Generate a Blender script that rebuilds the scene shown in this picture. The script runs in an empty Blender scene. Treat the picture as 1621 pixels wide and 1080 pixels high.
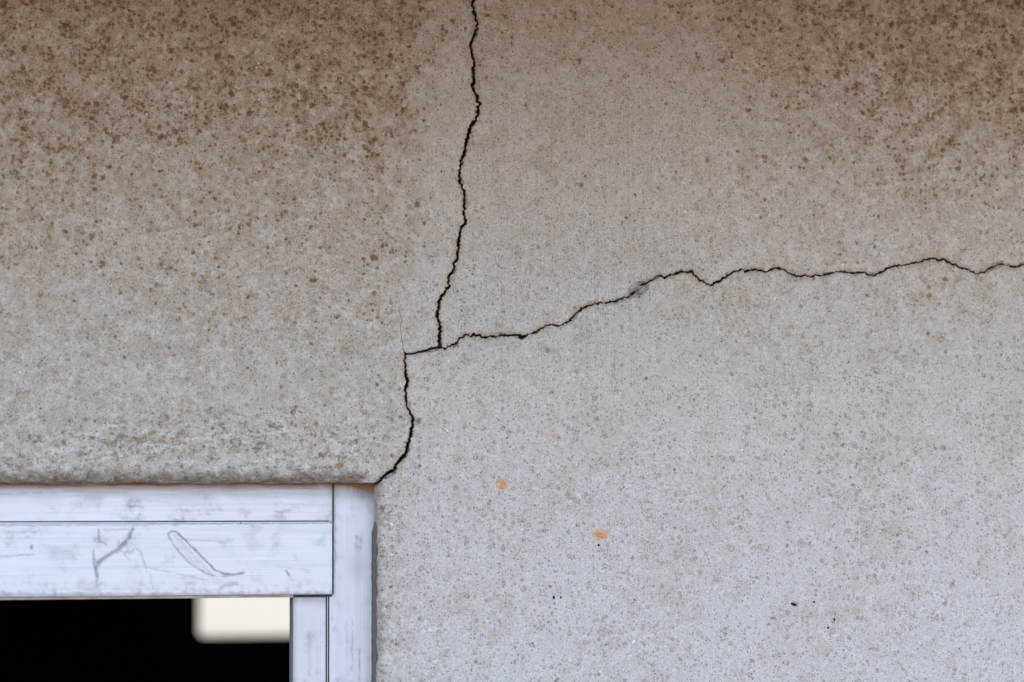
import bpy, bmesh, math, random
import numpy as np
from mathutils import Vector, Matrix, noise
from mathutils.geometry import delaunay_2d_cdt
random.seed(7); rng = np.random.default_rng(11)
R = math.radians
scn = bpy.context.scene
col = scn.collection

# ------------------------------------------------------------------ camera, sky, sun, exposure
S = 0.0007                      # metres per unit of the wall's own grid (about one photo pixel)
ZC = 2.17                       # height of the picture's centre above the ground
F = 3830.0                      # focal length in photo pixels (85 mm on a 36 mm sensor)
DIST = F * S
yaw, pitch, roll = R(-12.0), R(5.0), R(-0.3)
cam_rot = Matrix.Rotation(yaw, 3, 'Z') @ Matrix.Rotation(R(90) + pitch, 3, 'X') @ Matrix.Rotation(roll, 3, 'Z')
fwd = cam_rot @ Vector((0, 0, -1))
cam_pos = Vector((0, 0, ZC)) - fwd * DIST
cd = bpy.data.cameras.new('camera'); cam = bpy.data.objects.new('camera', cd); col.objects.link(cam)
cam.matrix_world = Matrix.Translation(cam_pos) @ cam_rot.to_4x4()
cd.sensor_width = 36; cd.lens = 36 * F / 1621.0
cd.clip_start = 0.05; cd.clip_end = 500
cd.dof.use_dof = True; cd.dof.focus_distance = DIST + 0.015; cd.dof.aperture_fstop = 3.2
scn.camera = cam
scn.render.resolution_x, scn.render.resolution_y = 1024, 682

world = bpy.data.worlds.new('World'); scn.world = world; world.use_nodes = True
SUN_EL, SUN_AZ = 38.0, 35.0     # the sun stands behind the building: the wall is in open shade
wn = world.node_tree.nodes; wl = world.node_tree.links; wn.clear()
sky = wn.new('ShaderNodeTexSky'); sky.sky_type = 'NISHITA'; sky.sun_disc = False
sky.sun_elevation = R(SUN_EL); sky.sun_rotation = R(SUN_AZ); sky.dust_density = 3.0; sky.air_density = 1.0; sky.ozone_density = 0.9
bg = wn.new('ShaderNodeBackground'); bg.inputs['Strength'].default_value = 0.12
wo = wn.new('ShaderNodeOutputWorld')
wl.new(sky.outputs[0], bg.inputs[0]); wl.new(bg.outputs[0], wo.inputs[0])
sl = bpy.data.lights.new('sun', 'SUN'); sl.energy = 3.0; sl.angle = R(0.5); sl.color = (1, 0.95, 0.88)
sun = bpy.data.objects.new('sun', sl); col.objects.link(sun)
sd = Vector((math.sin(R(SUN_AZ)) * math.cos(R(SUN_EL)), math.cos(R(SUN_AZ)) * math.cos(R(SUN_EL)), math.sin(R(SUN_EL))))
sun.rotation_euler = sd.to_track_quat('Z', 'Y').to_euler(); sun.location = sd * 30
scn.view_settings.view_transform = 'Standard'; scn.view_settings.look = 'None'
scn.view_settings.gamma = 1.0; scn.view_settings.exposure = 2.9

# ------------------------------------------------------------------ photo pixels <-> the wall's grid
CR = np.array(cam_rot); CP = np.array(cam_pos)
def U(px, py, depth=0.0):
    """where the line of sight through a photo pixel meets the plane `depth` grid units behind the wall face"""
    px = np.asarray(px, float); py = np.asarray(py, float)
    d = np.stack([(px - 810.5) / F, -(py - 540) / F, -np.ones_like(px)], -1) @ CR.T
    t = (depth * S - CP[1]) / d[..., 1]
    p = CP + d * t[..., None]
    return np.stack([p[..., 0] / S + 810, 540 - (p[..., 2] - ZC) / S], -1)
def PX(u, v):
    p = np.stack([(np.asarray(u) - 810) * S, np.zeros_like(u), ZC - (np.asarray(v) - 540) * S], -1) - CP
    c = p @ CR
    return 810.5 + F * c[..., 0] / -c[..., 2], 540 - F * c[..., 1] / -c[..., 2]
def W(u, v, d=0.0):
    return ((u - 810) * S, d * S, ZC - (v - 540) * S)

# ------------------------------------------------------------------ node helpers
class NT:
    def __init__(s, name):
        s.m = bpy.data.materials.new(name); s.m.use_nodes = True
        s.t = s.m.node_tree; s.t.nodes.clear()
        s.out = s.t.nodes.new('ShaderNodeOutputMaterial')
    def n(s, typ, **k):
        x = s.t.nodes.new(typ)
        for a, b in k.items(): setattr(x, a, b)
        return x
    def put(s, inp, v):
        if isinstance(v, bpy.types.NodeSocket): s.t.links.new(v, inp)
        elif isinstance(v, tuple) and len(v) == 3 and inp.type == 'RGBA': inp.default_value = (*v, 1)
        else: inp.default_value = v
    def math(s, op, a, b=0.0, clamp=False):
        x = s.n('ShaderNodeMath', operation=op, use_clamp=clamp); s.put(x.inputs[0], a); s.put(x.inputs[1], b); return x.outputs[0]
    def mul(s, a, b): return s.math('MULTIPLY', a, b)
    def add(s, a, b): return s.math('ADD', a, b)
    def sub(s, a, b): return s.math('SUBTRACT', a, b)
    def mx(s, a, b): return s.math('MAXIMUM', a, b)
    def mr(s, v, a, b, c=0.0, d=1.0, smooth=True):
        x = s.n('ShaderNodeMapRange', interpolation_type='SMOOTHSTEP' if smooth else 'LINEAR', clamp=True)
        s.put(x.inputs['Value'], v); s.put(x.inputs['From Min'], a); s.put(x.inputs['From Max'], b)
        s.put(x.inputs['To Min'], c); s.put(x.inputs['To Max'], d); return x.outputs['Result']
    def mix(s, f, a, b, blend='MIX'):
        x = s.n('ShaderNodeMix', data_type='RGBA', blend_type=blend); s.put(x.inputs[0], f); s.put(x.inputs[6], a); s.put(x.inputs[7], b); return x.outputs[2]
    def coord(s, scale=(1, 1, 1), off=(0, 0, 0), warp=None):
        tc = s.n('ShaderNodeTexCoord'); mp = s.n('ShaderNodeMapping')
        s.put(mp.inputs['Scale'], tuple(k / S for k in scale)); s.put(mp.inputs['Location'], off)
        s.t.links.new(tc.outputs['Object'], mp.inputs[0]); return mp.outputs[0]
    def noise(s, c, size, detail=2.0, rough=0.5):
        x = s.n('ShaderNodeTexNoise'); s.put(x.inputs['Vector'], c); x.inputs['Scale'].default_value = 1.0 / size
        x.inputs['Detail'].default_value = detail; x.inputs['Roughness'].default_value = rough; return x
    def vor(s, c, size, rand=1.0):
        x = s.n('ShaderNodeTexVoronoi'); s.put(x.inputs['Vector'], c); x.inputs['Scale'].default_value = 1.0 / size
        x.inputs['Randomness'].default_value = rand; return x
    def attr(s, name):
        x = s.n('ShaderNodeAttribute'); x.attribute_name = name; return x.outputs['Fac']
    def sep(s, c):
        x = s.n('ShaderNodeSeparateColor'); s.put(x.inputs[0], c); return x.outputs
    def bsdf(s, color, rough=0.9, metal=0.0, normal=None, spec=0.3):
        b = s.n('ShaderNodeBsdfPrincipled'); s.put(b.inputs['Base Color'], color); s.put(b.inputs['Roughness'], rough)
        s.put(b.inputs['Metallic'], metal); s.put(b.inputs['Specular IOR Level'], spec)
        if normal is not None: s.t.links.new(normal, b.inputs['Normal'])
        s.t.links.new(b.outputs[0], s.out.inputs['Surface']); return b
    def bump(s, h, strength, dist):
        b = s.n('ShaderNodeBump'); b.inputs['Strength'].default_value = strength; b.inputs['Distance'].default_value = dist * S
        s.t.links.new(h, b.inputs['Height']); return b.outputs[0]
    def warp(s, c, size, amt):
        nz = s.noise(c, size, 2.0)
        v1 = s.n('ShaderNodeVectorMath', operation='SUBTRACT'); s.put(v1.inputs[0], nz.outputs['Color']); v1.inputs[1].default_value = (.5, .5, .5)
        v2 = s.n('ShaderNodeVectorMath', operation='SCALE'); s.put(v2.inputs[0], v1.outputs[0]); v2.inputs['Scale'].default_value = amt
        v3 = s.n('ShaderNodeVectorMath', operation='ADD'); s.put(v3.inputs[0], c); s.put(v3.inputs[1], v2.outputs[0]); return v3.outputs[0]

# ------------------------------------------------------------------ materials
def grains(t, cw, size, r0, r1, keep, off, soft=0.25):
    """irregular inclusions: one per cell, a random share (keep) of them showing; returns mask, distance/radius, on, cell randoms"""
    v3 = t.n('ShaderNodeVectorMath', operation='ADD'); t.put(v3.inputs[0], cw); v3.inputs[1].default_value = off
    v = t.vor(v3.outputs[0], size); rc = t.sep(v.outputs['Color'])
    rad = t.mr(rc[1], 0, 1, r0 / size, r1 / size, smooth=False)
    q = t.math('DIVIDE', v.outputs['Distance'], rad)
    body = t.mr(q, 1 + soft, 1 - soft)
    on = t.mr(t.sub(keep, rc[0]), 0.0, 0.04)
    return t.mul(body, on), q, on, rc

def concrete():
    t = NT('speckled_concrete')
    c = t.coord()
    brown, coarse, brush, rim, rust, chip, pit, grime_shade, dull = [t.attr(k) for k in ('brown', 'coarse', 'brush', 'rim', 'rust', 'chip', 'pit', 'grime_shade', 'dull')]
    wS = t.warp(c, 3.0, 3.0); wL = t.warp(t.warp(c, 11.0, 10.0), 3.2, 3.5)
    big = t.noise(c, 170, 2.0).outputs['Fac']
    mid = t.noise(c, 34, 2.0, 0.6).outputs['Fac']
    small = t.noise(t.coord(off=(40, 3, 8)), 11, 2.0, 0.65).outputs['Fac']
    fine = t.noise(c, 4.2, 2.0, 0.8).outputs['Fac']
    finer = t.noise(t.coord(off=(91, 7, 33)), 1.9, 0.0, 0.6).outputs['Fac']
    light = (0.655, 0.595, 0.58); tan = (0.515, 0.43, 0.345)
    show = t.add(t.mul(t.sub(small, 0.5), 1.9), t.mul(t.sub(mid, 0.5), 1.1))
    show = t.add(show, t.mul(t.sub(big, 0.5), 1.0))
    show = t.add(show, t.mul(t.sub(fine, 0.5), 1.7))
    show = t.add(show, t.mr(brown, 0, 1, -0.03, 0.30, smooth=False))
    show = t.add(show, t.mr(coarse, 0, 1, 0.0, 0.10, smooth=False))
    base = t.mix(t.mr(show, -0.25, 0.80), light, tan)
    hi = t.mr(t.add(small, t.sub(t.mul(coarse, 0.05), t.mul(brown, 0.03))), 0.52, 0.66)
    base = t.mix(t.mul(hi, t.mr(coarse, 0, 1, 0.45, 0.95)), base, (0.695, 0.64, 0.635))
    st = t.mul(brown, t.mr(t.add(t.mul(mid, 0.55), t.mul(small, 0.55)), 0.40, 0.72))
    base = t.mix(t.mul(st, 0.46), base, (0.29, 0.175, 0.09))
    base = t.mix(t.mul(dull, t.mr(t.add(t.mul(mid, 0.4), t.mul(small, 0.6)), 0.32, 0.66, 0.12, 0.58)), base, (0.47, 0.385, 0.31))
    # vertical brush marks
    br = t.noise(t.coord(scale=(1.0, 1.0, 0.018)), 2.6, 1.0, 0.6).outputs['Fac']
    br2 = t.noise(t.coord(scale=(1.0, 1.0, 0.03), off=(9, 1, 5)), 9.0, 1.0, 0.6).outputs['Fac']
    brk = t.mul(t.sub(t.add(t.mul(br, 0.6), t.mul(br2, 0.4)), 0.5), t.mr(brush, 0.1, 1, 0.05, 1.2, smooth=False))
    base = t.mix(t.math('ADD', t.mul(brk, 1.0), 0.0, True), base, (0.32, 0.30, 0.27))
    # faint pale-centred sand grains with thin brown outlines
    for size, r0, r1, k0, k1, k2, seed, dark in ((15, 2.2, 4.8, 0.20, 0.42, 0.8, 1, 0.66), (28, 3.0, 7.0, 0.07, 0.22, 0.9, 2, 0.62), (8, 1.5, 2.9, 0.30, 0.40, 0.3, 3, 0.60)):
        keep = t.add(t.mr(brown, 0, 1, k0, k1, smooth=False), t.mul(coarse, k2))
        keep = t.mul(keep, t.mr(brush, 0, 1, 1.0, 0.45))
        keep = t.mul(keep, t.mr(big, 0.35, 0.65, 0.7, 1.25))
        body, q, on, rc = grains(t, wS, size, r0, r1, keep, (seed * 31.7, seed * 5.3, seed * 17.1))
        ring = t.mul(t.mul(t.mr(q, 0.50, 0.90), t.mr(q, 1.50, 1.05)), on)
        ring = t.mul(ring, t.mr(fine, 0.36, 0.60, 0.15, 1.0))
        core = t.mix(rc[2], (0.66, 0.50, 0.35), (0.44, 0.37, 0.30))
        base = t.mix(t.mul(body, 0.55), base, core)
        base = t.mix(t.mul(ring, dark), base, t.mix(brown, (0.26, 0.19, 0.13), (0.20, 0.12, 0.06)))
    # sand stained brown (mostly in the dirty upper corners)
    hb = None
    for size, r0, r1, k0, k1, kc, seed, colr, al in ((27, 2.6, 7.0, 0.0, 0.34, 0.25, 5, (0.150, 0.062, 0.016), 0.90), (14, 2.4, 5.6, 0.02, 0.48, 0.35, 6, (0.20, 0.088, 0.024), 0.90),
                                              (7.5, 1.4, 3.0, 0.03, 0.50, 0.3, 7, (0.185, 0.085, 0.028), 0.82)):
        keep = t.add(t.mr(brown, 0.14, 1, k0, k1, smooth=False), t.mul(coarse, kc))
        keep = t.mul(keep, t.mr(mid, 0.38, 0.62, 0.25, 1.55))
        body, q, on, rc = grains(t, wL if size > 10 else wS, size, r0, r1, keep, (seed * 13.7, seed * 7.3, seed * 27.1), 0.35)
        tone = t.mix(t.mul(coarse, 0.8), colr, (0.24, 0.18, 0.135))
        tone = t.mix(t.mr(rc[2], 0.60, 0.9), tone, (0.34, 0.19, 0.08))
        base = t.mix(t.mul(body, t.mul(al, t.mr(fine, 0.30, 0.55, 0.45, 1.0))), base, tone)
        hb = body if hb is None else hb
    # ragged clumps of stained sand, and the fine worm-like sand texture of the whole face
    n7 = t.noise(t.coord(off=(12, 60, 7)), 8.0, 3.0, 0.72).outputs['Fac']
    thr = t.sub(t.mr(brown, 0.05, 1, 0.69, 0.565, smooth=False), t.mul(t.sub(mid, 0.5), 0.34))
    c7 = t.mr(t.sub(n7, thr), 0.0, 0.05)
    base = t.mix(t.mul(c7, 0.62), base, t.mix(t.mr(fine, 0.4, 0.6), (0.17, 0.075, 0.023), (0.32, 0.175, 0.07)))
    n4 = t.noise(t.coord(off=(2, 70, 37)), 4.6, 2.0, 0.7).outputs['Fac']
    c4 = t.mr(t.sub(n4, t.sub(0.575, t.mul(t.sub(small, 0.5), 0.25))), 0.0, 0.07)
    base = t.mix(t.mul(c4, 0.20), base, t.mix(brown, (0.27, 0.225, 0.18), (0.22, 0.13, 0.07)))
    # the coarse crumbling band over the door: pale lime scuffs and brown streaks lying along it
    nb = t.noise(t.coord(scale=(0.45, 1, 1), off=(8, 4, 61)), 13.0, 4.0, 0.68).outputs['Fac']
    nb2 = t.noise(t.coord(scale=(0.5, 1, 1), off=(48, 14, 1)), 10.0, 4.0, 0.7).outputs['Fac']
    base = t.mix(t.mul(coarse, t.mr(nb, 0.50, 0.62, 0, 0.75)), base, (0.76, 0.72, 0.72))
    base = t.mix(t.mul(coarse, t.mr(nb2, 0.54, 0.62, 0, 0.80)), base, t.mix(t.mr(fine, .4, .6), (0.19, 0.135, 0.10), (0.36, 0.27, 0.20)))
    # honey-coloured bare grains
    body, q, on, rc = grains(t, wS, 23, 1.8, 4.2, t.mr(brown, 0.05, 1, 0.03, 0.60), (77, 11, 5), 0.2)
    base = t.mix(t.mul(body, 0.65), base, t.mix(rc[2], (0.62, 0.40, 0.20), (0.62, 0.48, 0.34)))
    # dark specks and pinholes
    hp = None
    for size, r0, r1, k, seed, al in ((4.6, 0.7, 1.6, 0.42, 8, 0.52), (9, 0.9, 2.1, 0.36, 9, 0.85), (24, 1.1, 2.7, 0.30, 10, 0.94)):
        kk = t.mul(k, t.mr(mid, 0.35, 0.65, 0.6, 1.35))
        body, q, on, rc = grains(t, wS, size, r0, r1, kk, (seed * 13.7, seed * 3.3, seed * 7.1), 0.3)
        base = t.mix(t.mul(body, al), base, t.mix(rc[2], (0.07, 0.058, 0.052), (0.21, 0.16, 0.115)))
        hp = body
    # white quartz
    body, q, on, rc = grains(t, wS, 30, 0.9, 2.3, 0.22, (17, 81, 45), 0.3)
    base = t.mix(t.mul(body, 0.9), base, (0.88, 0.86, 0.83))
    # fine sandy grain
    g = t.add(t.mul(t.sub(fine, 0.5), 0.85), t.mul(t.sub(finer, 0.5), 0.6))
    base = t.mix(1.0, base, t.grey(t.add(1.0, g)), 'MULTIPLY')
    # tan bare edge along the cracks, grime and painted shade on the down-turned worn edge over the door, rust, chips
    rimm = t.mul(rim, t.mr(t.add(small, t.mul(fine, 0.4)), 0.50, 0.85))
    base = t.mix(t.mul(rimm, 0.75), base, (0.42, 0.29, 0.19))
    gm = t.mul(grime_shade, t.mr(t.add(t.mul(small, 0.7), t.mul(fine, 0.5)), 0.40, 0.72, 0.45, 1.0))
    base = t.mix(t.mul(gm, 0.74), base, t.mix(t.mr(fine, .35, .65), (0.12, 0.088, 0.068), (0.30, 0.24, 0.19)))
    rm = t.mr(t.add(rust, t.add(t.mul(t.sub(small, 0.5), 1.5), t.mul(t.sub(fine, 0.5), 2.2))), 0.28, 0.70)
    rm = t.mul(rm, t.mr(rust, 0.12, 0.35))
    base = t.mix(t.mul(rm, 0.85), base, t.mix(t.mr(fine, .35, .65), (0.60, 0.19, 0.05), (0.84, 0.40, 0.18)))
    cm = t.mr(t.add(chip, t.mul(t.sub(fine, 0.5), 0.8)), 0.2, 0.5)
    base = t.mix(t.mul(cm, 0.85), base, t.mix(t.mr(t.add(t.mul(fine, .6), t.mul(small, .4)), 0.38, 0.60), (0.11, 0.09, 0.08), (0.52, 0.48, 0.46)))
    base = t.mix(t.mr(pit, 0.3, 0.6), base, (0.03, 0.025, 0.025))
    h = t.add(t.mul(fine, 1.6), t.mul(small, 1.3))
    h = t.add(h, t.mul(brk, 2.5))
    h = t.add(h, t.mul(coarse, t.mul(t.sub(small, nb2), 2.5)))
    h = t.sub(h, t.mul(c7, 0.5))
    t.bsdf(base, 0.93, 0.0, t.bump(h, 0.8, 1.7), 0.25)
    return t.m
def _grey(s, v):
    x = s.n('ShaderNodeCombineColor')
    for i in range(3): s.put(x.inputs[i], v)
    return x.outputs[0]
NT.grey = _grey

def crack_mat():
    t = NT('crack_inside'); c = t.coord()
    a = t.noise(c, 4, 3.0, 0.7).outputs['Fac']
    lip = t.attr('lip')
    f = t.mix(t.mr(a, 0.3, 0.7), (0.10, 0.065, 0.045), (0.24, 0.165, 0.11))
    f = t.mix(lip, f, t.mix(t.mr(a, 0.35, 0.65), (0.20, 0.15, 0.11), (0.42, 0.36, 0.30)))
    t.bsdf(f, 0.95, 0, t.bump(a, 0.8, 1.5), 0.15); return t.m

def aluminium(name, axis, tint=(0.70, 0.665, 0.715)):
    t = NT(name); c = t.coord()
    sc = (0.012, 1, 1) if axis == 'h' else (1, 1, 0.012)
    s1 = t.noise(t.coord(scale=sc), 2.2, 3.0, 0.7).outputs['Fac']
    s2 = t.noise(t.coord(scale=sc, off=(5, 9, 2)), 9.0, 2.0, 0.6).outputs['Fac']
    blot = t.noise(c, 38, 4.0, 0.6).outputs['Fac']; blo2 = t.noise(t.coord(off=(31, 5, 77)), 14, 4.0, 0.7).outputs['Fac']
    fine = t.noise(c, 2.6, 2.0, 0.6).outputs['Fac']
    sc2 = (0.05, 1, 1.0) if axis == 'h' else (1.0, 1, 0.05)
    smear = t.noise(t.coord(scale=sc2, off=(3, 3, 3)), 6.0, 3.0, 0.6).outputs['Fac']
    base = t.mix(t.mr(s1, 0.3, 0.75, 0, 0.30), tint, (0.55, 0.505, 0.545))
    base = t.mix(t.mr(s2, 0.55, 0.75, 0, 0.22), base, (0.50, 0.48, 0.53))
    base = t.mix(t.mr(fine, 0.3, 0.7, 0, 0.12), base, (0.55, 0.55, 0.6))
    d = t.mul(t.mr(blot, 0.49, 0.72), t.mr(t.add(t.mul(blo2, 0.5), t.add(t.mul(smear, 0.3), t.mul(fine, 0.2))), 0.42, 0.66))
    base = t.mix(t.mul(d, 0.6), base, (0.25, 0.235, 0.25))
    mark = t.attr('mark'); dirt_shade = t.attr('dirt_shade')
    mk = t.mul(mark, t.mr(t.add(blo2, t.mul(fine, 0.5)), 0.5, 0.85, 0.45, 1.0))
    base = t.mix(t.mul(mk, 0.68), base, (0.20, 0.185, 0.205))
    dm = t.mul(dirt_shade, t.mr(t.add(t.mul(smear, 0.8), t.mul(blo2, 0.6)), 0.35, 0.85, 0.45, 1.0))  # soiling, plus the lintel's shade painted along the frame's top
    base = t.mix(t.math('MINIMUM', t.mul(dm, 1.15), 0.93), base, t.mix(t.mr(dirt_shade, .82, 1.0), t.mix(t.mr(blo2, .4, .6), (0.20, 0.145, 0.125), (0.29, 0.225, 0.20)), (0.28, 0.105, 0.04)))
    # tiny dark spots
    body, q, on, rc = grains(t, c, 30, 0.8, 1.8, 0.06, (4, 66, 9), 0.3)
    base = t.mix(t.mul(body, 0.85), base, (0.06, 0.05, 0.07))
    rough = t.add(t.mr(s1, 0.2, 0.8, 0.38, 0.52), t.mul(t.mx(mk, t.mx(dm, d)), 0.25))
    met = t.sub(0.55, t.mul(t.mx(dm, t.mul(d, 0.5)), 0.5))
    h = t.add(t.mul(s1, 0.5), t.sub(t.mul(fine, 0.2), t.mul(mk, 0.4)))
    t.bsdf(base, rough, met, t.bump(h, 0.35, 0.35), 0.5); return t.m

def plain(name, c1, c2, size=20, rough=0.9, metal=0.0):
    t = NT(name); a = t.noise(t.coord(), size, 4.0, 0.65).outputs['Fac']
    t.bsdf(t.mix(t.mr(a, 0.3, 0.7), c1, c2), rough, metal, t.bump(a, 0.5, size * 0.05), 0.3); return t.m

MAT = {'concrete': concrete(), 'crack': crack_mat(),
       'alu_h': aluminium('brushed_aluminium_across', 'h'), 'alu_v': aluminium('brushed_aluminium_upright', 'v', (0.64, 0.60, 0.645)),
       'gasket': plain('dark_rubber', (0.015, 0.013, 0.016), (0.04, 0.035, 0.042), 8, 0.6),
       'edge': plain('frame_underside_metal', (0.30, 0.22, 0.18), (0.45, 0.36, 0.31), 30, 0.5, 0.4),
       'soffit': plain('painted_soffit', (0.16, 0.12, 0.095), (0.20, 0.155, 0.12), 60),
       'ground': plain('reddish_paving', (0.084, 0.066, 0.048), (0.112, 0.089, 0.066), 300),
       'room': plain('dark_interior', (0.006, 0.006, 0.006), (0.009, 0.008, 0.008), 100),
       'room_frame': plain('dark_window_frame', (0.01, 0.01, 0.01), (0.015, 0.015, 0.015), 20)}
t = NT('dirty_grey_sealant'); a_ = t.noise(t.coord(), 7, 4.0, 0.7).outputs['Fac']
f_ = t.mix(t.mr(a_, 0.3, 0.7), (0.13, 0.105, 0.095), (0.23, 0.195, 0.18)); f_ = t.mix(t.attr('lip'), f_, (0.02, 0.017, 0.016))
t.bsdf(f_, 0.9, 0, t.bump(a_, 0.6, 1.0)); MAT['mortar'] = t.m
t = NT('daylit_window_pane'); e = t.n('ShaderNodeEmission'); e.inputs[0].default_value = (1.0, 0.95, 0.88, 1); e.inputs[1].default_value = 0.122
t.t.links.new(e.outputs[0], t.out.inputs['Surface']); MAT['pane'] = t.m

# ------------------------------------------------------------------ object helpers
def empty(name, loc=(0, 0, 0)):
    o = bpy.data.objects.new(name, None); col.objects.link(o); o.location = loc; return o
def tag(o, label=None, cat=None, group=None, kind=None):
    for k, v in (('label', label), ('category', cat), ('group', group), ('kind', kind)):
        if v: o[k] = v
    return o
def mesh_obj(name, verts, faces, mat, parent=None, attrs=None, smooth=False):
    me = bpy.data.meshes.new(name); me.from_pydata([tuple(map(float, v)) for v in verts], [], [tuple(map(int, f)) for f in faces])
    if attrs:
        for k, a in attrs.items():
            at = me.attributes.new(k, 'FLOAT', 'POINT'); at.data.foreach_set('value', np.asarray(a, np.float32))
    me.materials.append(MAT[mat]); me.update()
    if smooth: me.polygons.foreach_set('use_smooth', [True] * len(me.polygons))
    o = bpy.data.objects.new(name, me); col.objects.link(o)
    if parent: o.parent = parent; o.matrix_parent_inverse = parent.matrix_world.inverted()
    return o
class MB:
    def __init__(s): s.v = []; s.f = []
    def box(s, a, b, bevel=0.0):
        """a box given by two world corners, with its long front edges bevelled"""
        bm = bmesh.new(); bmesh.ops.create_cube(bm, size=1)
        for v in bm.verts:
            for i in range(3): v.co[i] = a[i] if v.co[i] < 0 else b[i]
        if bevel: bmesh.ops.bevel(bm, geom=list(bm.edges), offset=bevel, segments=2, affect='EDGES', profile=0.6)
        bmesh.ops.recalc_face_normals(bm, faces=bm.faces)
        n = len(s.v); s.v += [tuple(v.co) for v in bm.verts]; s.f += [[n + v.index for v in f.verts] for f in bm.faces]
        bm.free(); return s
    def build(s, name, mat, parent=None): return mesh_obj(name, s.v, s.f, mat, parent)

# ------------------------------------------------------------------ the cracks, traced on the wall face
K1 = [(752,-900),(744,-760),(757,-640),(748,-540),(760,-430),(751,-330),(758,-240),(746,-150),(752,-90),(748,-40),(749.7,0),(747.8,8),(753,22),(756.7,39),(752.5,53),(746,68),(747,83),(751.7,96),(749,111),(750.5,122),(748,139),(752.5,147),
      (758,164),(757,178),(753,190),(745,200),(740.5,219),(735,242),(729.5,255),(727.8,272),(729.4,290),(734,304),(736,316),(734.6,337),(736.2,352),(728.8,365),
      (726.5,387),(724.4,405),(717.6,426),(711.7,438),(710.2,447),(712.5,453),(703.7,463),(696.3,476),(693.3,491),(692.7,500),(696.9,515),(697.3,535),(696.3,547.5)]
K2 = [(697,548.5),(705.8,551),(718,545),(729.4,535.5),(739,530.5),(754.4,531.4),(776.7,532.8),(793,531),(810,530),(826.7,531.7),(847,527.2),(867.4,513.4),
      (888.7,514.8),(901.5,509),(912.8,496.3),(920,489),(927,486.4),(942.6,480),(956.8,479.3),(972.4,476.5),(995,469.4),(1004,463),(1014,457),(1026,448),(1043.4,434.5),(1051.9,440),
      (1066,434.5),(1077.4,431),(1096.4,429.7),(1105.8,441),(1125,451.5),(1146,441),(1166.4,428),(1194,428),(1212.7,429.5),(1225,424),(1239,425.5),(1253,434),
      (1268,438),(1288,437.3),(1308.5,433.6),(1333,429.2),(1352,432.6),(1361,430.5),(1384,437.3),(1406,425),(1423,419.7),(1454,416),(1472,409.5),(1494,411),
      (1509,418),(1531,427.4),(1548,434),(1565,426.5),(1583.6,416.6),(1606.8,423.4),(1621,418.7),(1680,428),(1760,405),(1830,420),(1930,392),(2020,410),(2140,380),(2260,398),(2400,370)]
K3 = [(696.5,548.5),(687.8,551),(671,555.5),(657,559),(641,561.5),(641.5,574.4),(643,591),(645.5,602),(643.3,612),(642.8,624.4),(644,641),(654.4,663.3),(651.7,682.8),
      (648,699.4),(642.8,719),(629.4,732.8),(622.5,745),(610,751.5),(598.3,765)]
HAIR = [(640.0, 559), (637.5, 549), (635.5, 535), (633.8, 520), (635.8, 507), (633, 495), (631.5, 480), (633, 466)]
def fract(pl, step, amp, seed):
    """resample a traced line and add small irregular steps across it"""
    pl = np.array(pl, float); out = []
    for a, b in zip(pl[:-1], pl[1:]):
        L = np.hypot(*(b - a)); n = max(1, int(round(L / step)))
        for i in range(n): out.append(a + (b - a) * i / n)
    out.append(pl[-1]); out = np.array(out)
    tg = np.gradient(out, axis=0); tg /= np.linalg.norm(tg, axis=1)[:, None] + 1e-9
    nrm = np.stack([-tg[:, 1], tg[:, 0]], -1)
    j = np.array([noise.noise(Vector((i * 0.83, seed, 0))) * 1.3 + noise.noise(Vector((i * 0.31, seed + 5, 0))) * 1.6 for i in range(len(out))])
    j = j + np.random.default_rng(int(seed * 10)).uniform(-0.75, 0.75, len(out)) * (np.arange(len(out)) % 2)
    j[0] = j[-1] = 0
    return out + nrm * (j * amp)[:, None], nrm
def banks(pl, wfun, seed, step=2.0, amp=1.0, wn=0.55):
    c, nrm = fract(pl, step, amp, seed)
    tg = np.gradient(c, axis=0); tg /= np.linalg.norm(tg, axis=1)[:, None] + 1e-9
    k = np.ones(5) / 5
    for q in range(2): tg[:, q] = np.convolve(np.pad(tg[:, q], 2, mode='edge'), k, 'valid')
    tg /= np.linalg.norm(tg, axis=1)[:, None]
    nrm = np.stack([-tg[:, 1], tg[:, 0]], -1)
    w = np.array([wfun(p) for p in c])
    n1 = np.array([noise.noise(Vector((i * 0.62, seed + 20, 3))) for i in range(len(c))])
    n2 = np.array([noise.noise(Vector((i * 0.62, seed + 40, 3))) for i in range(len(c))])
    n1 = n1 + np.random.default_rng(int(seed * 7)).uniform(-.25, .3, len(c)); n2 = n2 + np.random.default_rng(int(seed * 9)).uniform(-.25, .3, len(c))
    a = c + nrm * (w * 0.5 * (1 + wn * 1.6 * n1))[:, None]; b = c - nrm * (w * 0.5 * (1 + wn * 1.6 * n2))[:, None]
    return c, a, b
def lerp_w(pts):
    ks = sorted(pts)
    return lambda key: float(np.interp(key, ks, [pts[k] for k in ks]))
w1 = lerp_w({-900: 2.0, 0: 4.0, 60: 3.6, 130: 4.4, 180: 4.6, 240: 4.6, 300: 3.6, 350: 4.2, 440: 3.6, 470: 4.2, 550: 4.4})
w2 = lerp_w({690: 2.2, 720: 2.3, 760: 3.0, 860: 2.4, 940: 2.6, 992: 2.4, 1000: 0.7, 1022: 0.7, 1030: 2.3, 1100: 3.0, 1130: 2.5, 1260: 3.0, 1300: 2.1, 1450: 2.6, 1500: 2.8, 1560: 2.0, 1621: 2.3, 2400: 1.4})
w3y = lerp_w({548: 4.2, 560: 2.6, 580: 3.0, 605: 4.8, 625: 3.6, 645: 2.6, 670: 4.6, 720: 5.2, 750: 4.8, 766: 4.0})
c1, a1, b1 = banks(K1, lambda p: 1.15 * w1(p[1]), 1.3, amp=1.15, wn=0.7)
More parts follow.
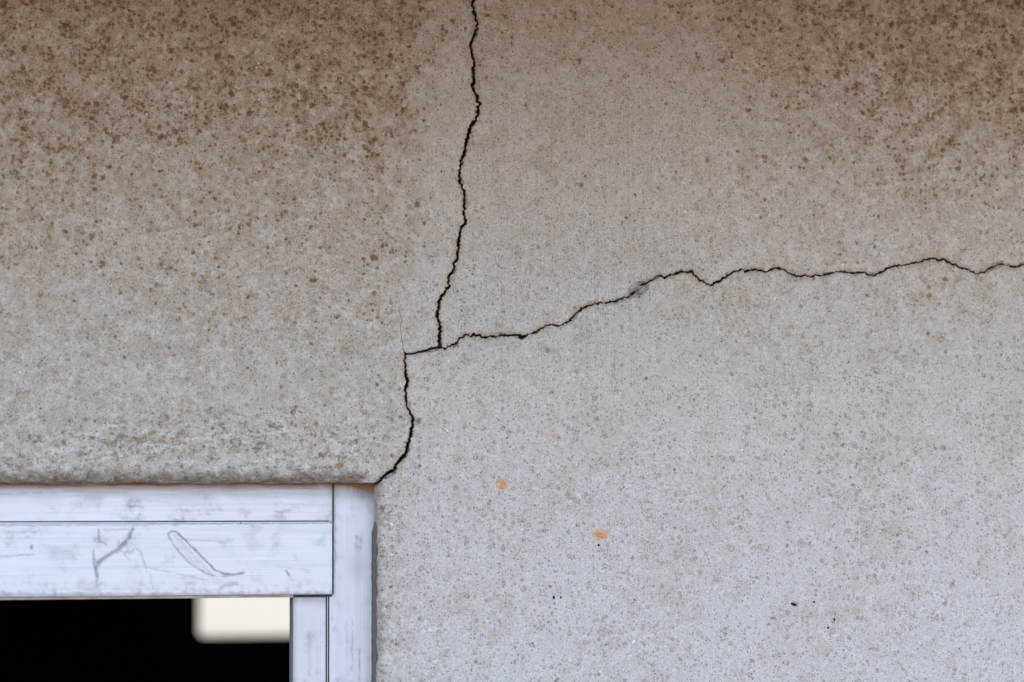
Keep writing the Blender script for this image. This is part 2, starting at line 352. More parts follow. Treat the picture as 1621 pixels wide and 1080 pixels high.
c2, a2, b2 = banks(K2, lambda p: 1.25 * w2(p[0]), 2.7, amp=1.3, wn=0.85)
c3, a3, b3 = banks(K3, lambda p: (3.8 if p[0] > 662 else 3.0) if p[1] < 560 else 1.15 * w3y(p[1]), 4.1)
# travelling down / right / left-down: a = left hand in photo axes rotated (+n), b = the other bank
def side(bank, centre, probe):   # is this bank on the side of the probe point?
    i = len(centre) // 2; return np.hypot(*(bank[i] - probe)) < np.hypot(*(centre[i] - probe))
L1, R1 = (a1, b1) if side(a1, c1, np.array([600., c1[len(c1)//2][1]])) else (b1, a1)
T2, B2 = (a2, b2) if side(a2, c2, np.array([c2[len(c2)//2][0], 0.])) else (b2, a2)
L3, R3 = (a3, b3) if side(a3, c3, np.array([500., c3[len(c3)//2][1]])) else (b3, a3)
hc, _ = fract(HAIR, 3, 0.5, 9.1)
# hairline stub running up from the crack's elbow
ie = int(np.argmin(np.hypot(*(L3 - np.array([640.0, 560.0])).T)))
wd = np.linspace(0.45, 0.12, len(hc))
hl = [p - np.array([w, 0]) for p, w in zip(hc, wd)]; hr = [p + np.array([w, 0]) for p, w in zip(hc, wd)]
L3h = np.array(list(L3[:ie - 1]) + hr[1:] + hl[::-1][:-1] + list(L3[ie + 2:]))

LINTEL = float(U(300, 764.0)[1]); JAMB = float(U(599.0, 900)[0])
UL, UR, VT, VB = -1700.0, 2900.0, -700.0, 540 + ZC / S   # the wall's own extent (its foot on the ground)
DOOR_L = -750.0
toU = lambda pl: U(np.array(pl)[:, 0], np.array(pl)[:, 1])
L1u, R1u, T2u, B2u, R3u, L3u = map(toU, (L1, R1, T2, B2, R3, L3h))
L1u, R1u = [k[k[:, 1] > VT + 3] for k in (L1u, R1u)]
T2u, B2u = [k[k[:, 0] < UR - 3] for k in (T2u, B2u)]
def ragged(p, q, step, amp, seed, axis):
    n = int(abs(q[0] - p[0] + q[1] - p[1]) / step); out = []
    for i in range(1, n):
        k = i / n; x = p[0] + (q[0] - p[0]) * k; y = p[1] + (q[1] - p[1]) * k
        j = amp * (noise.noise(Vector((i * step * 0.03, seed, 0))) * 1.2 + noise.noise(Vector((i * step * 0.12, seed, 4))) * 0.7)
        out.append((x + j, y) if axis == 'u' else (x, y + j))
    return np.array(out)
trim = 2
# last bank points stop at the corner of the opening
corner = np.array([JAMB, LINTEL])
L3u = L3u[(L3u[:, 1] < LINTEL - 1.0)]; R3u = R3u[(R3u[:, 1] < LINTEL + 4)]
lint = ragged((L3u[-1][0] - 1, LINTEL), (DOOR_L, LINTEL), 3.5, 2.2, 3.3, 'v')
jam = ragged((JAMB, VB), (JAMB, R3u[-1][1] + 1), 4, 0.8, 7.3, 'u')
polyA = np.vstack([[(UL, VT)], L1u[:-trim], L3u[trim:], lint, [(DOOR_L, LINTEL)], [(DOOR_L, VB)], [(UL, VB)]])
polyB = np.vstack([[(UR, VT)], T2u[::-1][:-trim], R1u[::-1][trim:]])
polyB = np.vstack([[(UR, VT)], [(UR, T2u[-1][1])], T2u[::-1][:-trim], R1u[::-1][trim:], [(R1u[0][0], VT)]])
polyA = np.vstack([[(UL, VT)], [(L1u[0][0], VT)], L1u[:-trim], L3u[trim:], lint, [(DOOR_L, LINTEL)], [(DOOR_L, VB)], [(UL, VB)]])
polyC = np.vstack([[(UR, VB)], jam, R3u[::-1][:-trim], B2u[trim:], [(UR, B2u[-1][1])]])

# ------------------------------------------------------------------ the wall face
def ss(x, a, b):
    k = np.clip((x - a) / (b - a), 0, 1); return k * k * (3 - 2 * k)
def nz(x, y, size, seed=0.0):
    return np.array([noise.noise(Vector((a / size, b / size, seed))) for a, b in zip(x, y)])
RUST = [(795, 767, 10, 10, 0.95), (953, 846, 12.5, 8.5, 1.1), (877, 690, 7, 6, 0.55), (768, 655, 4, 6, 0.5), (665, 630, 9, 6, 0.35), (1008, 1032, 4, 3, 0.4)]
PITS = [(1003, 464, 5, 2.6, -30), (1019, 449.5, 7, 1.6, -20), (1012, 470, 2, 1), (1257, 957, 5.2, 2.6), (1289, 953, 1.8, 1.8), (1321, 981, 1.6, 2.4), (1311, 994, 2, 1.8), (877, 946, 2, 3), (826, 534, 5, 3.5), (888, 946, 1.6, 1.6), (948, 863, 2, 2), (988, 862, 0.1, .1)]
CHIPS = [(697, 541, 9, 3.2, 85), (1010, 458, 21, 12, -32), (686, 553, 13, 4, -15), (822, 532, 8, 4, 0), (616, 752, 13, 4.5, -25), (907, 503, 8, 3.5, -48), (1571, 424, 13, 3.5, -28), (1310, 434, 8, 3.0, -5)]
allc = np.vstack([c1, c2, c3])
for cc_, n_c in ((c1[c1[:, 1] > -30], 16), (c2[c2[:, 0] < 1650], 22), (c3, 9)):      # little chips broken off the lips
    for k_c in rng.integers(4, len(cc_) - 4, n_c):
        tg_ = cc_[k_c + 2] - cc_[k_c - 2]; CHIPS.append((cc_[k_c][0] + rng.uniform(-2, 2), cc_[k_c][1] + rng.uniform(-2, 2), rng.uniform(3, 6.5), rng.uniform(2.2, 3.6), math.degrees(math.atan2(tg_[1], tg_[0]))))
def crackdist(px, py):
    d = np.full(len(px), 99.0)
    idx = np.arange(len(px))
    for s in range(0, len(px), 4000):
        q = np.stack([px[s:s+4000], py[s:s+4000]], -1)
        d[s:s+4000] = np.sqrt(((q[:, None, :] - allc[None]) ** 2).sum(-1)).min(1)
    return d
def fields(u, v):
    px, py = PX(u, v)
    n1 = nz(px, py, 190, 1.0); n2 = nz(px, py, 80, 2.0)
    left = (1 - ss(px, 620, 720)); right = ss(px, 1000, 1350)
    bl = (1 - ss(py + n1 * 120, 60, 560)) * (0.72 + 0.3 * np.exp(-((px - 590) / 130) ** 2) * (1 - ss(py, 180, 330)) + 0.22 * np.exp(-((px - 120) / 160) ** 2) * (1 - ss(py, 180, 400)))
    br = (1 - ss(py + n1 * 90, 20, 470)) * (0.62 + 0.4 * ss(px, 1250, 1600))
    ce = (1 - ss(py + n2 * 40, -60, 230)) * 0.34
    brown = left * bl + right * br + (1 - left) * (1 - right) * ce
    brown = brown + 0.16 * left * (1 - ss(py, 500, 700)) + n2 * 0.16 * (brown + 0.1) + 0.13 * right * (1 - ss(py, 420, 700)) + 0.05
    brown += (0.10 + 0.10 * np.maximum(left, right)) * (1 - ss(py, -60, 60))
    coarse = (ss(py + n1 * 25, 628, 690)) * (1 - ss(px, 560, 650)) * (px < 640) * (0.75 + 0.6 * n2)
    coarse = np.where(px < 640, coarse, 0) + 0.30 * np.exp(-((px - 606) / 9) ** 2) * (py > 760)
    coarse += 0.35 * np.exp(-((px - 645) / 25) ** 2 - ((py - 700) / 60) ** 2)
    brush = np.exp(-((px - 880) / 210) ** 4) * (ss(py, 60, 260)) * (1 - ss(py, 500, 640)) + 0.35 * (1 - ss(px, 640, 700)) * np.exp(-((px - 480) / 130) ** 2) * np.exp(-((py - 610) / 45) ** 2) + 0.15
    dull = (1 - ss(px + 6 * n2, 600, 690)) * (1.0 - 0.1 * ss(py, 600, 740)) + 0.25 * ss(px, 600, 690) * (1 - ss(py + 60 * n1 - 0.1 * px, 250, 620))
    d = crackdist(px, py)
    rim = 1 - ss(d, 2.0, 7.5)
    rust = np.zeros(len(px)); pit = np.zeros(len(px)); chip = np.zeros(len(px))
    for x, y, rx, ry, s in RUST: rust = np.maximum(rust, s * np.exp(-(((px - x) / rx) ** 2 + ((py - y) / ry) ** 2) * 0.9))
    for x, y, rx, ry, *ang in PITS:
        a = R(ang[0]) if ang else (0.35 if rx > 5 else 0); dx, dy = px - x, py - y; X = dx * math.cos(a) + dy * math.sin(a); Y = dy * math.cos(a) - dx * math.sin(a)
        pit = np.maximum(pit, 1 - ss(np.sqrt((X / rx) ** 2 + (Y / ry) ** 2), 0.5, 1.35))
    for x, y, rx, ry, ang in CHIPS:
        a = R(ang); dx, dy = px - x, py - y; X = dx * math.cos(a) + dy * math.sin(a); Y = dy * math.cos(a) - dx * math.sin(a)
        q = np.sqrt((X / rx) ** 2 + (Y / ry) ** 2) + 0.25 * nz(px, py, 5, 9.0)
        chip = np.maximum(chip, 1 - ss(q, 0.6, 1.15))
    # relief: slow undulation, worn rounded edge over the opening, chips and pits sunk in
    dep = n1 * 1.0 + n2 * 0.6
    vv = LINTEL - v; inside = (u < JAMB + 6) & (u > DOOR_L - 2) & (vv > -3)
    nn = nz(u, v, 22, 4.0) * 4 + nz(u, v, 7, 6.0) * 1.6
    e = np.clip(1 - vv / (23 + nn * 2.2), 0, 1)
    e = e * (1 - ss(u, JAMB - 34, JAMB - 2) * 0.75)
    dep = dep + np.where(inside, 20 * (1 - np.sqrt(np.clip(1 - e ** 2.2, 0, 1))), 0) + np.where(inside, nn * 0.7 * ss(e, 0.0, 0.4), 0)
    ju = np.clip(1 - (u - JAMB) / (5 + nn * 0.5), 0, 1)
    dep = dep + np.where((u >= JAMB - 4) & (v > LINTEL - 4), 5 * (1 - np.sqrt(np.clip(1 - ju ** 2, 0, 1))), 0)
    dep = dep + chip * 3.5 + pit * 3.0 + rim * 1.3
    dep = dep + coarse * (2.2 * nz(px, py, 13, 3.0) + 1.6 * nz(px, py, 28, 8.0))
    edge = np.where(inside, ss(e + nn * 0.02, 0.0, 0.55), 0)
    coarse = np.clip(coarse, 0, 1.0)
    return dep, dict(brown=np.clip(brown, 0, 1.1) , coarse=np.clip(coarse + 0.5 * edge, 0, 1), brush=brush, rim=rim, rust=rust, chip=chip, pit=pit, dull=dull, grime_shade=np.clip(edge + 0.5 * np.exp(-((px - 602) / 5) ** 2) * (py > 765), 0, 1))

def in_poly(pts, poly):
    x, y = pts[:, 0], pts[:, 1]; c = np.zeros(len(pts), bool)
    x1, y1 = poly[:, 0], poly[:, 1]; x2, y2 = np.roll(x1, -1), np.roll(y1, -1)
    for i in range(len(poly)):
        if y1[i] == y2[i]: continue
        m = ((y1[i] > y) != (y2[i] > y))
        c ^= m & (x < (x2[i] - x1[i]) * (y - y1[i]) / (y2[i] - y1[i]) + x1[i])
    return c
def grid(x0, x1, y0, y1, dx, dy, jit=0.3):
    X, Y = np.meshgrid(np.arange(x0, x1, dx), np.arange(y0, y1, dy)); p = np.stack([X.ravel(), Y.ravel()], -1)
    return p + rng.uniform(-jit, jit, p.shape) * np.array([dx, dy])
cand = [grid(-60, 1690, -40, 1120, 9, 9), grid(UL + 20, UR - 20, VT + 20, VB - 20, 70, 70)]
cand.append(grid(-60, JAMB + 4, LINTEL - 36, LINTEL - 1.5, 4.5, 2.6)); cand.append(grid(DOOR_L + 5, -60, LINTEL - 36, LINTEL - 2, 14, 5))
cand.append(grid(JAMB + 1, JAMB + 9, LINTEL - 10, 1120, 2, 5)); cand.append(grid(-20, 640, 630, LINTEL - 34, 4, 4))
for x, y, rx, ry, s in RUST: p = grid(x - rx * 1.8, x + rx * 1.8, y - ry * 1.8, y + ry * 1.8, 2.5, 2.5); cand.append(U(p[:, 0], p[:, 1]))
for x, y, rx, ry, *_a in PITS: p = grid(x - rx * 1.6, x + rx * 1.6, y - ry * 1.6, y + ry * 1.6, 0.9, 0.9); cand.append(U(p[:, 0], p[:, 1]))
for x, y, rx, ry, a in CHIPS: p = grid(x - rx * 1.3, x + rx * 1.3, y - rx * 1.1, y + rx * 1.1, 1.4, 1.4); cand.append(U(p[:, 0], p[:, 1]))
for c, w in ((c1, 2.6), (c2, 2.0), (c3, 2.8)):
    tg = np.gradient(c, axis=0); tg /= np.linalg.norm(tg, axis=1)[:, None]; n_ = np.stack([-tg[:, 1], tg[:, 0]], -1)
    for o_ in (w + 1.6, w + 4.2, w + 8):
        for sg in (-1, 1): q = c + n_ * sg * o_; cand.append(U(q[:, 0], q[:, 1]))
cand = np.vstack(cand)
Vs, Fs, AT = [], [], None
for poly in (polyA, polyB, polyC):
    pts = cand[in_poly(cand, poly)]
    allp = np.vstack([poly, pts]); n = len(poly)
    vc, ed, fc, ov, oe, of = delaunay_2d_cdt([Vector(p) for p in allp], [], [list(range(n))], 1, 1e-4)
    q = np.array([(p.x, p.y) for p in vc]); dep, at = fields(q[:, 0], q[:, 1])
    off = len(Vs); Vs += [W(a, b, d) for (a, b), d in zip(q, dep)]
    for f in fc:
        a, b, c = q[f[0]], q[f[1]], q[f[2]]
        cr = (b[0] - a[0]) * (c[1] - a[1]) - (b[1] - a[1]) * (c[0] - a[0])
        Fs.append([off + k for k in (f if cr > 0 else f[::-1])])
    AT = {k: v for k, v in at.items()} if AT is None else {k: np.concatenate([AT[k], at[k]]) for k in AT}
# undersides and reveals of the opening, outer edges, back
def strip(line, depths, flip=False):
    """run a line of wall points straight back into the wall"""
    global Vs
    line = np.asarray(line); dep, at = fields(line[:, 0], line[:, 1])
    off = len(Vs); m = len(depths)
    for (a, b), d in zip(line, dep):
        for k in range(m):
            j = noise.noise(Vector((a * 0.05, b * 0.05, k))) * 1.5 if 0 < k < m - 1 else 0
            dd = d if k == 0 else max(d + 0.5, depths[k])
            Vs.append(W(a + (j if flip else 0), b + (0 if flip else j), dd))
    for k_ in AT: AT[k_] = np.concatenate([AT[k_], np.repeat(at[k_], m)])
    for i in range(len(line) - 1):
        for k in range(m - 1):
            p = off + i * m + k; Fs.append([p, p + m, p + m + 1, p + 1])
THICK = 230
strip(np.vstack([[L3u[-1]], lint, [(DOOR_L, LINTEL)]]), [0, 28, 45, 70, THICK])
strip(np.vstack([jam, [R3u[-1]]]), [0, 10, 25, 45, 70, THICK], True)
strip(np.array([(DOOR_L, LINTEL), (DOOR_L, VB)]), [0, 70, THICK], True)
strip(np.array([(UL, VB), (UL, VT)]), [0, THICK], True); strip(np.array([(UL, VT), (UR, VT)]), [0, THICK]); strip(np.array([(UR, VT), (UR, VB)]), [0, THICK], True)
off = len(Vs)
for a, b, c, d in ((UL, DOOR_L, VT, VB), (DOOR_L, JAMB, VT, LINTEL), (JAMB, UR, VT, VB)):
    o_ = len(Vs); Vs += [W(a, c, THICK), W(b, c, THICK), W(b, d, THICK), W(a, d, THICK)]; Fs.append([o_, o_ + 1, o_ + 2, o_ + 3])
    for k_ in AT: AT[k_] = np.concatenate([AT[k_], np.zeros(4)])
wall = empty('concrete_wall', (0, 0, 0))
wall['kind'] = 'thing'
tag(wall, 'speckled grey concrete wall stained brown near its top, split by a branching dark crack', 'wall')
mesh_obj('wall_surface', Vs, Fs, 'concrete', wall, AT, smooth=True)

def crack_part(segs, label):
    """the two broken faces inside a crack and its dark bottom"""
    V, Fc, lip = [], [], []
    for A, B in segs:
        m = min(len(A), len(B)); A, B = A[:m], B[:m]
        da, _ = fields(A[:, 0], A[:, 1]); db, _ = fields(B[:, 0], B[:, 1]); o = len(V)
        for i in range(m):
            c = (A[i] + B[i]) / 2; w = np.hypot(*(A[i] - B[i])); dmax = max(da[i], db[i])
            jit = noise.noise(Vector((i * 0.4, 1, 1))) * 0.25
            rows = [(A[i], da[i], 1), (A[i] + (c - A[i]) * (0.18 + jit * 0.3), da[i] + 1.6, 0.5), (A[i] + (c - A[i]) * (0.1 + jit), da[i] + 10, 0), (c + (A[i] - c) * 0.5, dmax + 34, 0),
                    (c + (B[i] - c) * 0.5, dmax + 34, 0), (B[i] + (c - B[i]) * (0.1 - jit), db[i] + 10, 0), (B[i] + (c - B[i]) * (0.18 - jit * 0.3), db[i] + 1.6, 0.5), (B[i], db[i], 1)]
            for p, d, l in rows: V.append(W(p[0], p[1], d)); lip.append(l)
        for i in range(m - 1):
            for k in range(7):
                p = o + i * 8 + k; Fc.append([p, p + 1, p + 9, p + 8])
    o = mesh_obj('crack', V, Fc, 'crack', wall, {'lip': lip}); o['label'] = label; return o
def both(a, b, vis):
    a, b = toU(a), toU(b); m = vis(a) & vis(b); return a[m], b[m]
crack_part([both(L1, R1, lambda q: q[:, 1] > VT + 3)], 'upright crack running up the wall from the fork to its top')
crack_part([both(T2, B2, lambda q: q[:, 0] < UR - 3)], 'thin wavy crack running from the fork to the right')
hh = (toU(hl), toU(hr))
crack_part([both(L3, R3, lambda q: q[:, 1] < LINTEL + 3), hh], 'wide crack stepping down from the fork to the corner of the door frame')
# a dark block of rubble where the three cracks meet, and behind all of them the unbroken core
j = U(697, 548)
MB().box(W(j[0] - 6, j[1] + 6, 22), W(j[0] + 6, j[1] - 6, 40)).build('crack_rubble', 'crack', wall)
MB().box(W(JAMB + 1, LINTEL + 14, 24), W(JAMB + 9, LINTEL - 12, 60)).build('crack_rubble', 'crack', wall)
eave = MB(); EAVE_Z = ZC + 0.44
eave.box((-1.9, -1.2, EAVE_Z), (2.2, 8.3, EAVE_Z + 0.16), 0.01)
eave.build('eave', 'soffit', wall)

# ------------------------------------------------------------------ the metal door frame
FD = 40.0                                    # the frame stands this far back in the opening
fr = empty('door_frame', W(300, VB, FD + 30))
fr['kind'] = 'thing'
tag(fr, 'scratched pale brushed aluminium door frame set into the corner of the wall opening', 'door frame')
bpy.context.view_layer.update()
def FU(x, y): return U(float(x), float(y), FD)
def panel(name, u0, u1, v0, v1, depth, back, mat, du, dv, bev=1.2, attrf=None, label=None, wob=None):
    """an extruded frame member: a finely divided front face with rolled edges and plain returns"""
    us = [u0, u0 + bev * 0.4, u0 + bev] + list(np.arange(u0 + bev + du, u1 - bev - du * 0.4, du)) + [u1 - bev, u1 - bev * 0.4, u1]
    vs = [v0, v0 + bev * 0.4, v0 + bev] + list(np.arange(v0 + bev + dv, v1 - bev - dv * 0.4, dv)) + [v1 - bev, v1 - bev * 0.4, v1]
    us = np.array(us); vs = np.array(vs); nu, nv = len(us), len(vs)
    G = np.stack(np.meshgrid(us, vs), -1).reshape(-1, 2)
    eu = np.minimum(G[:, 0] - u0, u1 - G[:, 0]); ev = np.minimum(G[:, 1] - v0, v1 - G[:, 1]); e = np.minimum(eu, ev)
    d = depth + bev * (1 - np.clip(e / bev, 0, 1)) ** 2
    if wob: G = wob(G)
    V = [W(a, b, c) for (a, b), c in zip(G, d)]; Fq = []
    for i in range(nv - 1):
        for k in range(nu - 1): p = i * nu + k; Fq.append([p, p + nu, p + nu + 1, p + 1])
    ring = [k for k in range(nu)] + [i * nu + nu - 1 for i in range(1, nv)] + [(nv - 1) * nu + k for k in range(nu - 2, -1, -1)] + [i * nu for i in range(nv - 2, 0, -1)]
    o = len(V); V += [(V[k][0], back * S, V[k][2]) for k in ring]; m = len(ring)
    for k in range(m): Fq.append([ring[k], ring[(k + 1) % m], o + (k + 1) % m, o + k])
    Fq.append([o + k for k in range(m)][::-1])
    at = {'mark': np.zeros(len(V)), 'dirt_shade': np.zeros(len(V))}
    if attrf:
        mk, dt = attrf(G); at['mark'][:len(G)] = mk; at['dirt_shade'][:len(G)] = dt
    ob = mesh_obj(name, V, Fq, mat, fr, at)
    if label: ob['label'] = label
    return ob
def fpx(G):   # the photo pixels of points on the frame's plane
    p = np.stack([(G[:, 0] - 810) * S, np.full(len(G), FD * S), ZC - (G[:, 1] - 540) * S], -1) - CP; c = p @ CR
    return 810.5 + F * c[:, 0] / -c[:, 2], 540 - F * c[:, 1] / -c[:, 2]
def segd(px, py, pl):
    d = np.full(len(px), 1e9)
    for (x1, y1), (x2, y2) in zip(pl[:-1], pl[1:]):
        L = (x2 - x1) ** 2 + (y2 - y1) ** 2; k = np.clip(((px - x1) * (x2 - x1) + (py - y1) * (y2 - y1)) / L, 0, 1)
        d = np.minimum(d, np.hypot(px - x1 - k * (x2 - x1), py - y1 - k * (y2 - y1)))
    return d
SCR = [([(-200, 835), (0, 832.4), (300, 829.8), (526, 827.8)], 0.55, 0.75), ([(210, 838), (203, 852), (190, 868), (172, 879), (158, 888), (152, 898), (153, 912)], 2.0, 0.9), ([(156, 838), (157, 857), (168, 863)], 1.1, 0.6), ([(148, 872), (149, 890), (152, 905)], 1.6, 0.7),
       ([(153, 905), (153.5, 930)], 1.0, 0.5), ([(187, 855), (188, 868), (194, 874), (205, 876), (214, 868), (222, 873), (232, 905)], 1.2, 0.4), ([(165, 840), (205, 838)], 0.8, 0.4), ([(205, 885), (196, 878), (203, 872)], 1.5, 0.4), ([(232, 898), (300, 912), (330, 920)], 0.8, 0.3), ([(236, 905), (243, 935)], 0.8, 0.25),
       ([(266, 846), (272, 840), (281, 843), (300, 862), (318, 880), (338, 901), (352, 908), (370, 910), (385, 907)], 1.1, 0.95), ([(266, 846), (272, 858), (285, 876), (302, 893), (322, 906), (338, 911)], 1.0, 0.7),
       ([(275, 846), (290, 862), (310, 884), (334, 907)], 1.3, 0.28), ([(295, 880), (312, 896), (330, 909)], 2.2, 0.20), ([(280, 860), (296, 878), (310, 893)], 2.2, 0.14), ([(352, 912), (378, 909)], 0.8, 0.6),
       ([(0, 882), (52, 878)], 0.9, 0.45), ([(60, 860), (95, 868), (130, 880)], 0.7, 0.2), ([(280, 853), (355, 858)], 0.7, 0.35), ([(440, 897), (490, 903)], 0.7, 0.25), ([(452, 904), (457, 910)], 1.2, 0.8), ([(350, 930), (375, 923)], 2.2, 0.5), ([(398, 832), (402, 835)], 1.4, 0.5),
       ([(395, 845), (408, 838)], 4, 0.2), ([(50, 864), (50.5, 868)], 1.2, 1.0), ([(85, 875), (112, 878)], 7, 0.25), ([(130, 928), (150, 932)], 7, 0.22), ([(395, 850), (402, 862)], 7, 0.2)]
TOPSCR = [([(0, 782), (120, 778), (200, 781)], 0.7, 0.5), ([(140, 788), (160, 790)], 2.5, 0.3), ([(440, 812), (456, 808)], 2.0, 0.5), ([(515, 800), (512, 812)], 6, 0.15), ([(220, 790), (300, 800), (330, 797)], 0.7, 0.2)]
def marks(px, py, L):
    m = np.zeros(len(px)); WB = (nz(px, py, 9, 21.0) * 1.8, nz(px, py, 9, 22.0) * 1.8); N0 = nz(px, py, 13, 23.0)
    noise_line = lambda a, b, k: N0 if k % 2 else -N0
    for k, (pl, w, s) in enumerate(L):
        wv = w * (1.6 + 1.1 * noise_line(px, py, k)); m = np.maximum(m, s * (1 - ss(segd(px + WB[0], py + WB[1], pl), wv * 0.3, wv * 1.5)))
    return m
def att_low(G):
    px, py = fpx(G); y1 = 941.5; n = nz(px, py, 9, 2.0)
    dirt_shade = 0.38 * (1 - ss(y1 - py, 0, 6 + 5 * n)) + 0.16 * (1 - ss(y1 - py, 0, 26 + 18 * n)) * ss(n, -0.1, 0.4)
    return marks(px, py, SCR), dirt_shade
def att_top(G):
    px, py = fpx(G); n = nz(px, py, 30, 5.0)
    dirt_shade = (0.78 + 0.3 * n) * np.exp(-np.clip(py - 766, 0, 99) / 8.5) + 0.25 * (1 - ss(py, 775, 800 + 14 * n))  # lintel's shade and reflection painted in along with the stain
    dirt_shade = dirt_shade + 0.25 * np.exp(-((px - 527) / 4) ** 2)
    return marks(px, py, TOPSCR), np.clip(dirt_shade, 0, 1)
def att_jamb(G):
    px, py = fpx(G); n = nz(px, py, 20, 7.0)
    dirt_shade = (0.8 + 0.75 * ss(px, 545, 582)) * np.exp(-np.clip(py - 764, 0, 99) / 9.0) * (1 + 0.3 * n) + 0.35 * (1 - ss(py, 780, 815 + 14 * n)) * ss(px, 545, 590) + 0.30 * (1 - ss(py, 780, 800))  # painted lintel shade along the top, rust towards the right corner
    dirt_shade += 0.30 * np.exp(-((px - 528) / 3.5) ** 2) * (py < 945)
    dirt_shade += 0.18 * np.exp(-((px - 566) / 16) ** 2 - ((py - 898) / 20) ** 2)
    mk = marks(px, py, [([(529, 765), (529.5, 830), (532, 838), (529, 843), (530, 872), (533, 882), (529, 886), (528, 940)], 0.8, 0.8), ([(533, 766), (534, 783), (531, 788)], 0.8, 0.6), ([(557, 975), (557.5, 1060)], 0.7, 0.5), ([(569, 1030), (568, 1080)], 0.7, 0.5), ([(531, 990), (528, 998)], 1, 0.5), ([(548, 985), (549, 1040)], 0.8, 0.25), ([(565, 850), (565.5, 850.5)], 1.2, 1.0)])
    return mk, np.clip(dirt_shade, 0, 1)
def att_bead(G):
    px, py = fpx(G); n = nz(px, py, 16, 9.0)
    mk = marks(px, py, [([(490, 1000), (491, 1070)], 0.8, 0.35), ([(503, 1020), (503, 1080)], 0.8, 0.3), ([(475, 980), (472, 1030)], 4, 0.12)])
    return mk, np.clip(0.45 * (1 - ss(py, 945, 962 + 8 * n)) + 0.28 * (1 - ss(px - 466, 0, 6)), 0, 1)
xR = float(FU(526.2, 850)[0]); xB = float(FU(516.3, 1010)[0]); xJ0 = float(FU(521.5, 1010)[0]); xI = float(FU(464.3, 1010)[0])
xJ = float(FU(592.5, 900)[0]) + 9
vG = float(FU(300, 826.5)[1]); vL = float(FU(300, 943.2)[1]); vT = LINTEL - 14
xL = DOOR_L + 12
# head: upper face, groove, lower face (parts of one rail), a notch of shadow between them
hr_ = panel('head_rail', xL + 70, xR, vT, vG - 1.4, FD, FD + 60, 'alu_h', 6, 2.5, 0.9, att_top, 'plain upper face of the head rail, brown along its top with stain and painted shade')
pn = panel('lower_rail', xL + 70, xR, vG + 1.6, vL, FD - 1.0, FD + 70, 'alu_h', 1.6, 1.6, 1.1, att_low, 'wide lower rail with grey scratches and a long looped scrape')
MB().box(W(xL + 70, vG + 1.9, FD + 0.6), W(xR - 1, vG + 0.1, FD + 9)).build('groove', 'alu_h', fr)
MB().box(W(xL + 70, vG + 0.1, FD + 2.8), W(xR - 1, vG - 1.7, FD + 9.2)).build('groove', 'gasket', fr)
panel('jamb', xJ0, xJ, vT - 3, VB - 2, FD + 0.6, FD + 61, 'alu_v', 2.2, 3.0, 0.8, att_jamb)
panel('glazing_bead', xI, xB, vL + 3.5, VB - 2, FD + 3.0, FD + 50, 'alu_v', 2.4, 5.0, 1.0, att_bead)
MB().box(W(xB + 0.3, VB - 2, FD + 5.2), W(xJ0 - 0.3, vL + 2, FD + 12)).build('gasket', 'gasket', fr)
MB().box(W(xB + 2.0, VB - 2, FD + 3.4), W(xB + 3.0, vL + 3, FD + 5.5), 0.0).build('gasket', 'alu_v', fr)
MB().box(W(xR + 0.0, vL, FD + 0.1), W(xR + 2.1, vT, FD + 12)).build('gasket', 'gasket', fr)
MB().box(W(xL + 70, vL + 4.0, FD + 2.0), W(xI, vL + 0.1, FD + 60), 0.0).build('rail_lip', 'edge', fr)
MB().box(W(xI + 0.2, vL + 3.3, FD + 0.1), W(xJ0 + 4, vL + 0.2, FD + 40)).build('gasket', 'gasket', fr)
panel('jamb', xL, xL + 68, vT, VB - 2, FD, FD + 60, 'alu_v', 30, 40, 1.0)
# ragged sealant squeezed between frame and concrete
def sealant():
    V, Fq, lipv = [], [], []; y0 = LINTEL - 4; 
    ys = list(np.arange(y0, 1130, 3.0)) + list(np.arange(1150, VB, 60))
    for i, y in enumerate(ys):
        px_in = np.interp(y, [760, 800, 812, 824, 832, 842, 860, 1080, 3000], [596.2, 596.0, 595.0, 592.5, 591, 588.6, 588.4, 588.2, 588.2])
        u = float(FU(px_in, min(y, 1080))[0]) + 0.9 * noise.noise(Vector((y * 0.06, 0, 1))) + 0.5 * noise.noise(Vector((y * 0.22, 0, 2)))
        e = JAMB + 1.0; w = e - u
        for k, dd in ((0, FD + 1.2), (0.05, FD - 2.0), (0.12, FD - 3.0), (0.35, FD - 8), (0.62, FD - 20), (1.0, 6.5)):
            lipv.append(1.0 if k < 0.1 else (0.5 if k == 1.0 else 0.0))
            V.append(W(u + w * k, y, dd + 0.8 * noise.noise(Vector((y * 0.15, k * 5, 3)))))
    for i in range(len(ys) - 1):
        for k in range(5): p = i * 6 + k; Fq.append([p, p + 6, p + 7, p + 1])
    return mesh_obj('sealant', V, Fq, 'mortar', fr, {'lip': lipv}, smooth=True)
sealant()

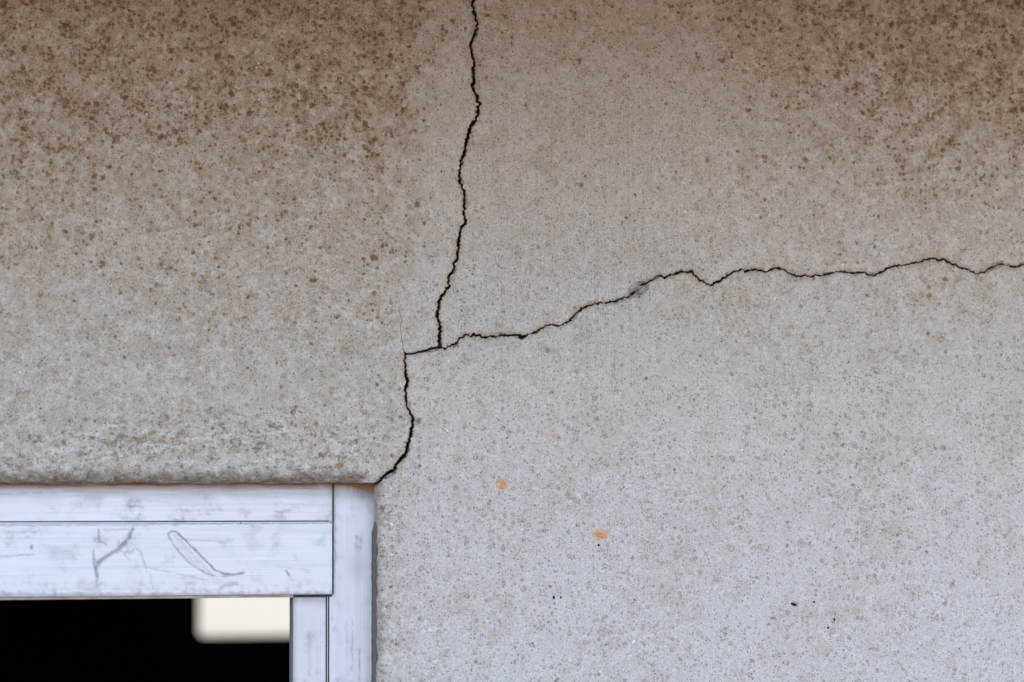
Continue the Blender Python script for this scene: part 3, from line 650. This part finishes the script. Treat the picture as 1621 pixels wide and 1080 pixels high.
# ------------------------------------------------------------------ the dark room behind and its far window
y0, y1, x0, x1 = THICK * S + 0.002, 8.0, -1.75, 2.05
rm = MB()
z1 = EAVE_Z - 0.003
rm.box((x0 - .1, y0, 0.002), (x0, y1, z1)); rm.box((x1, y0, 0.002), (x1 + .1, y1, z1)); rm.box((x0, y1, 0.002), (x1, y1 + .1, z1)); rm.box((x0, y0, z1 - .1), (x1, y1, z1 - .004)); rm.box((x0, y0, 0.002), (x1, y1, 0.03))
tag(rm.build('room_interior', 'room'), kind='structure')
dW = (y1 - 0.03) / S
pa = U(315, 1007, dW); pb = U(560, 800, dW)
fw = empty('rear_window', W((pa[0] + pb[0]) / 2, pa[1], dW)); bpy.context.view_layer.update()
fw['kind'] = 'thing'
tag(fw, 'bright blurred window with rounded corners seen across the dark room', 'window')
def rrect(u0, u1, v0, v1, r, n=6):
    out = []
    for cx, cy, a0 in ((u1 - r, v1 - r, 0), (u0 + r, v1 - r, 90), (u0 + r, v0 + r, 180), (u1 - r, v0 + r, 270)):
        for i in range(n + 1): a = R(a0 + 90 * i / n); out.append((cx + r * math.cos(a), cy + r * math.sin(a)))
    return out
def slab(loop, d0, d1):
    n = len(loop); V = [W(a, b, d0) for a, b in loop] + [W(a, b, d1) for a, b in loop]
    return V, [list(range(n)), list(range(n, 2 * n))[::-1]] + [[i, i + n, (i + 1) % n + n, (i + 1) % n] for i in range(n)]
lp = rrect(pa[0], pb[0], pb[1], pa[1], 32); V_, F_ = slab(lp, dW, dW + 10); mesh_obj('pane', V_, F_, 'pane', fw)
lo = rrect(pa[0] - 60, pb[0] + 60, pb[1] - 60, pa[1] + 60, 50); n = len(lp)
V_ = [W(a, b, dW - 12) for a, b in lp] + [W(a, b, dW - 12) for a, b in lo] + [W(a, b, dW + 12) for a, b in lp] + [W(a, b, dW + 12) for a, b in lo]
F_ = []
for i in range(n):
    k = (i + 1) % n; F_ += [[i, k, n + k, n + i], [n + i, n + k, 3 * n + k, 3 * n + i], [i, 2 * n + i, 2 * n + k, k]]
mesh_obj('window_frame', V_, F_, 'room_frame', fw)

# ------------------------------------------------------------------ the ground
g = MB(); g.v = [(-150, -150, 0), (150, -150, 0), (150, 150, 0), (-150, 150, 0)]; g.f = [[0, 1, 2, 3]]
tag(g.build('ground', 'ground'), kind='structure')
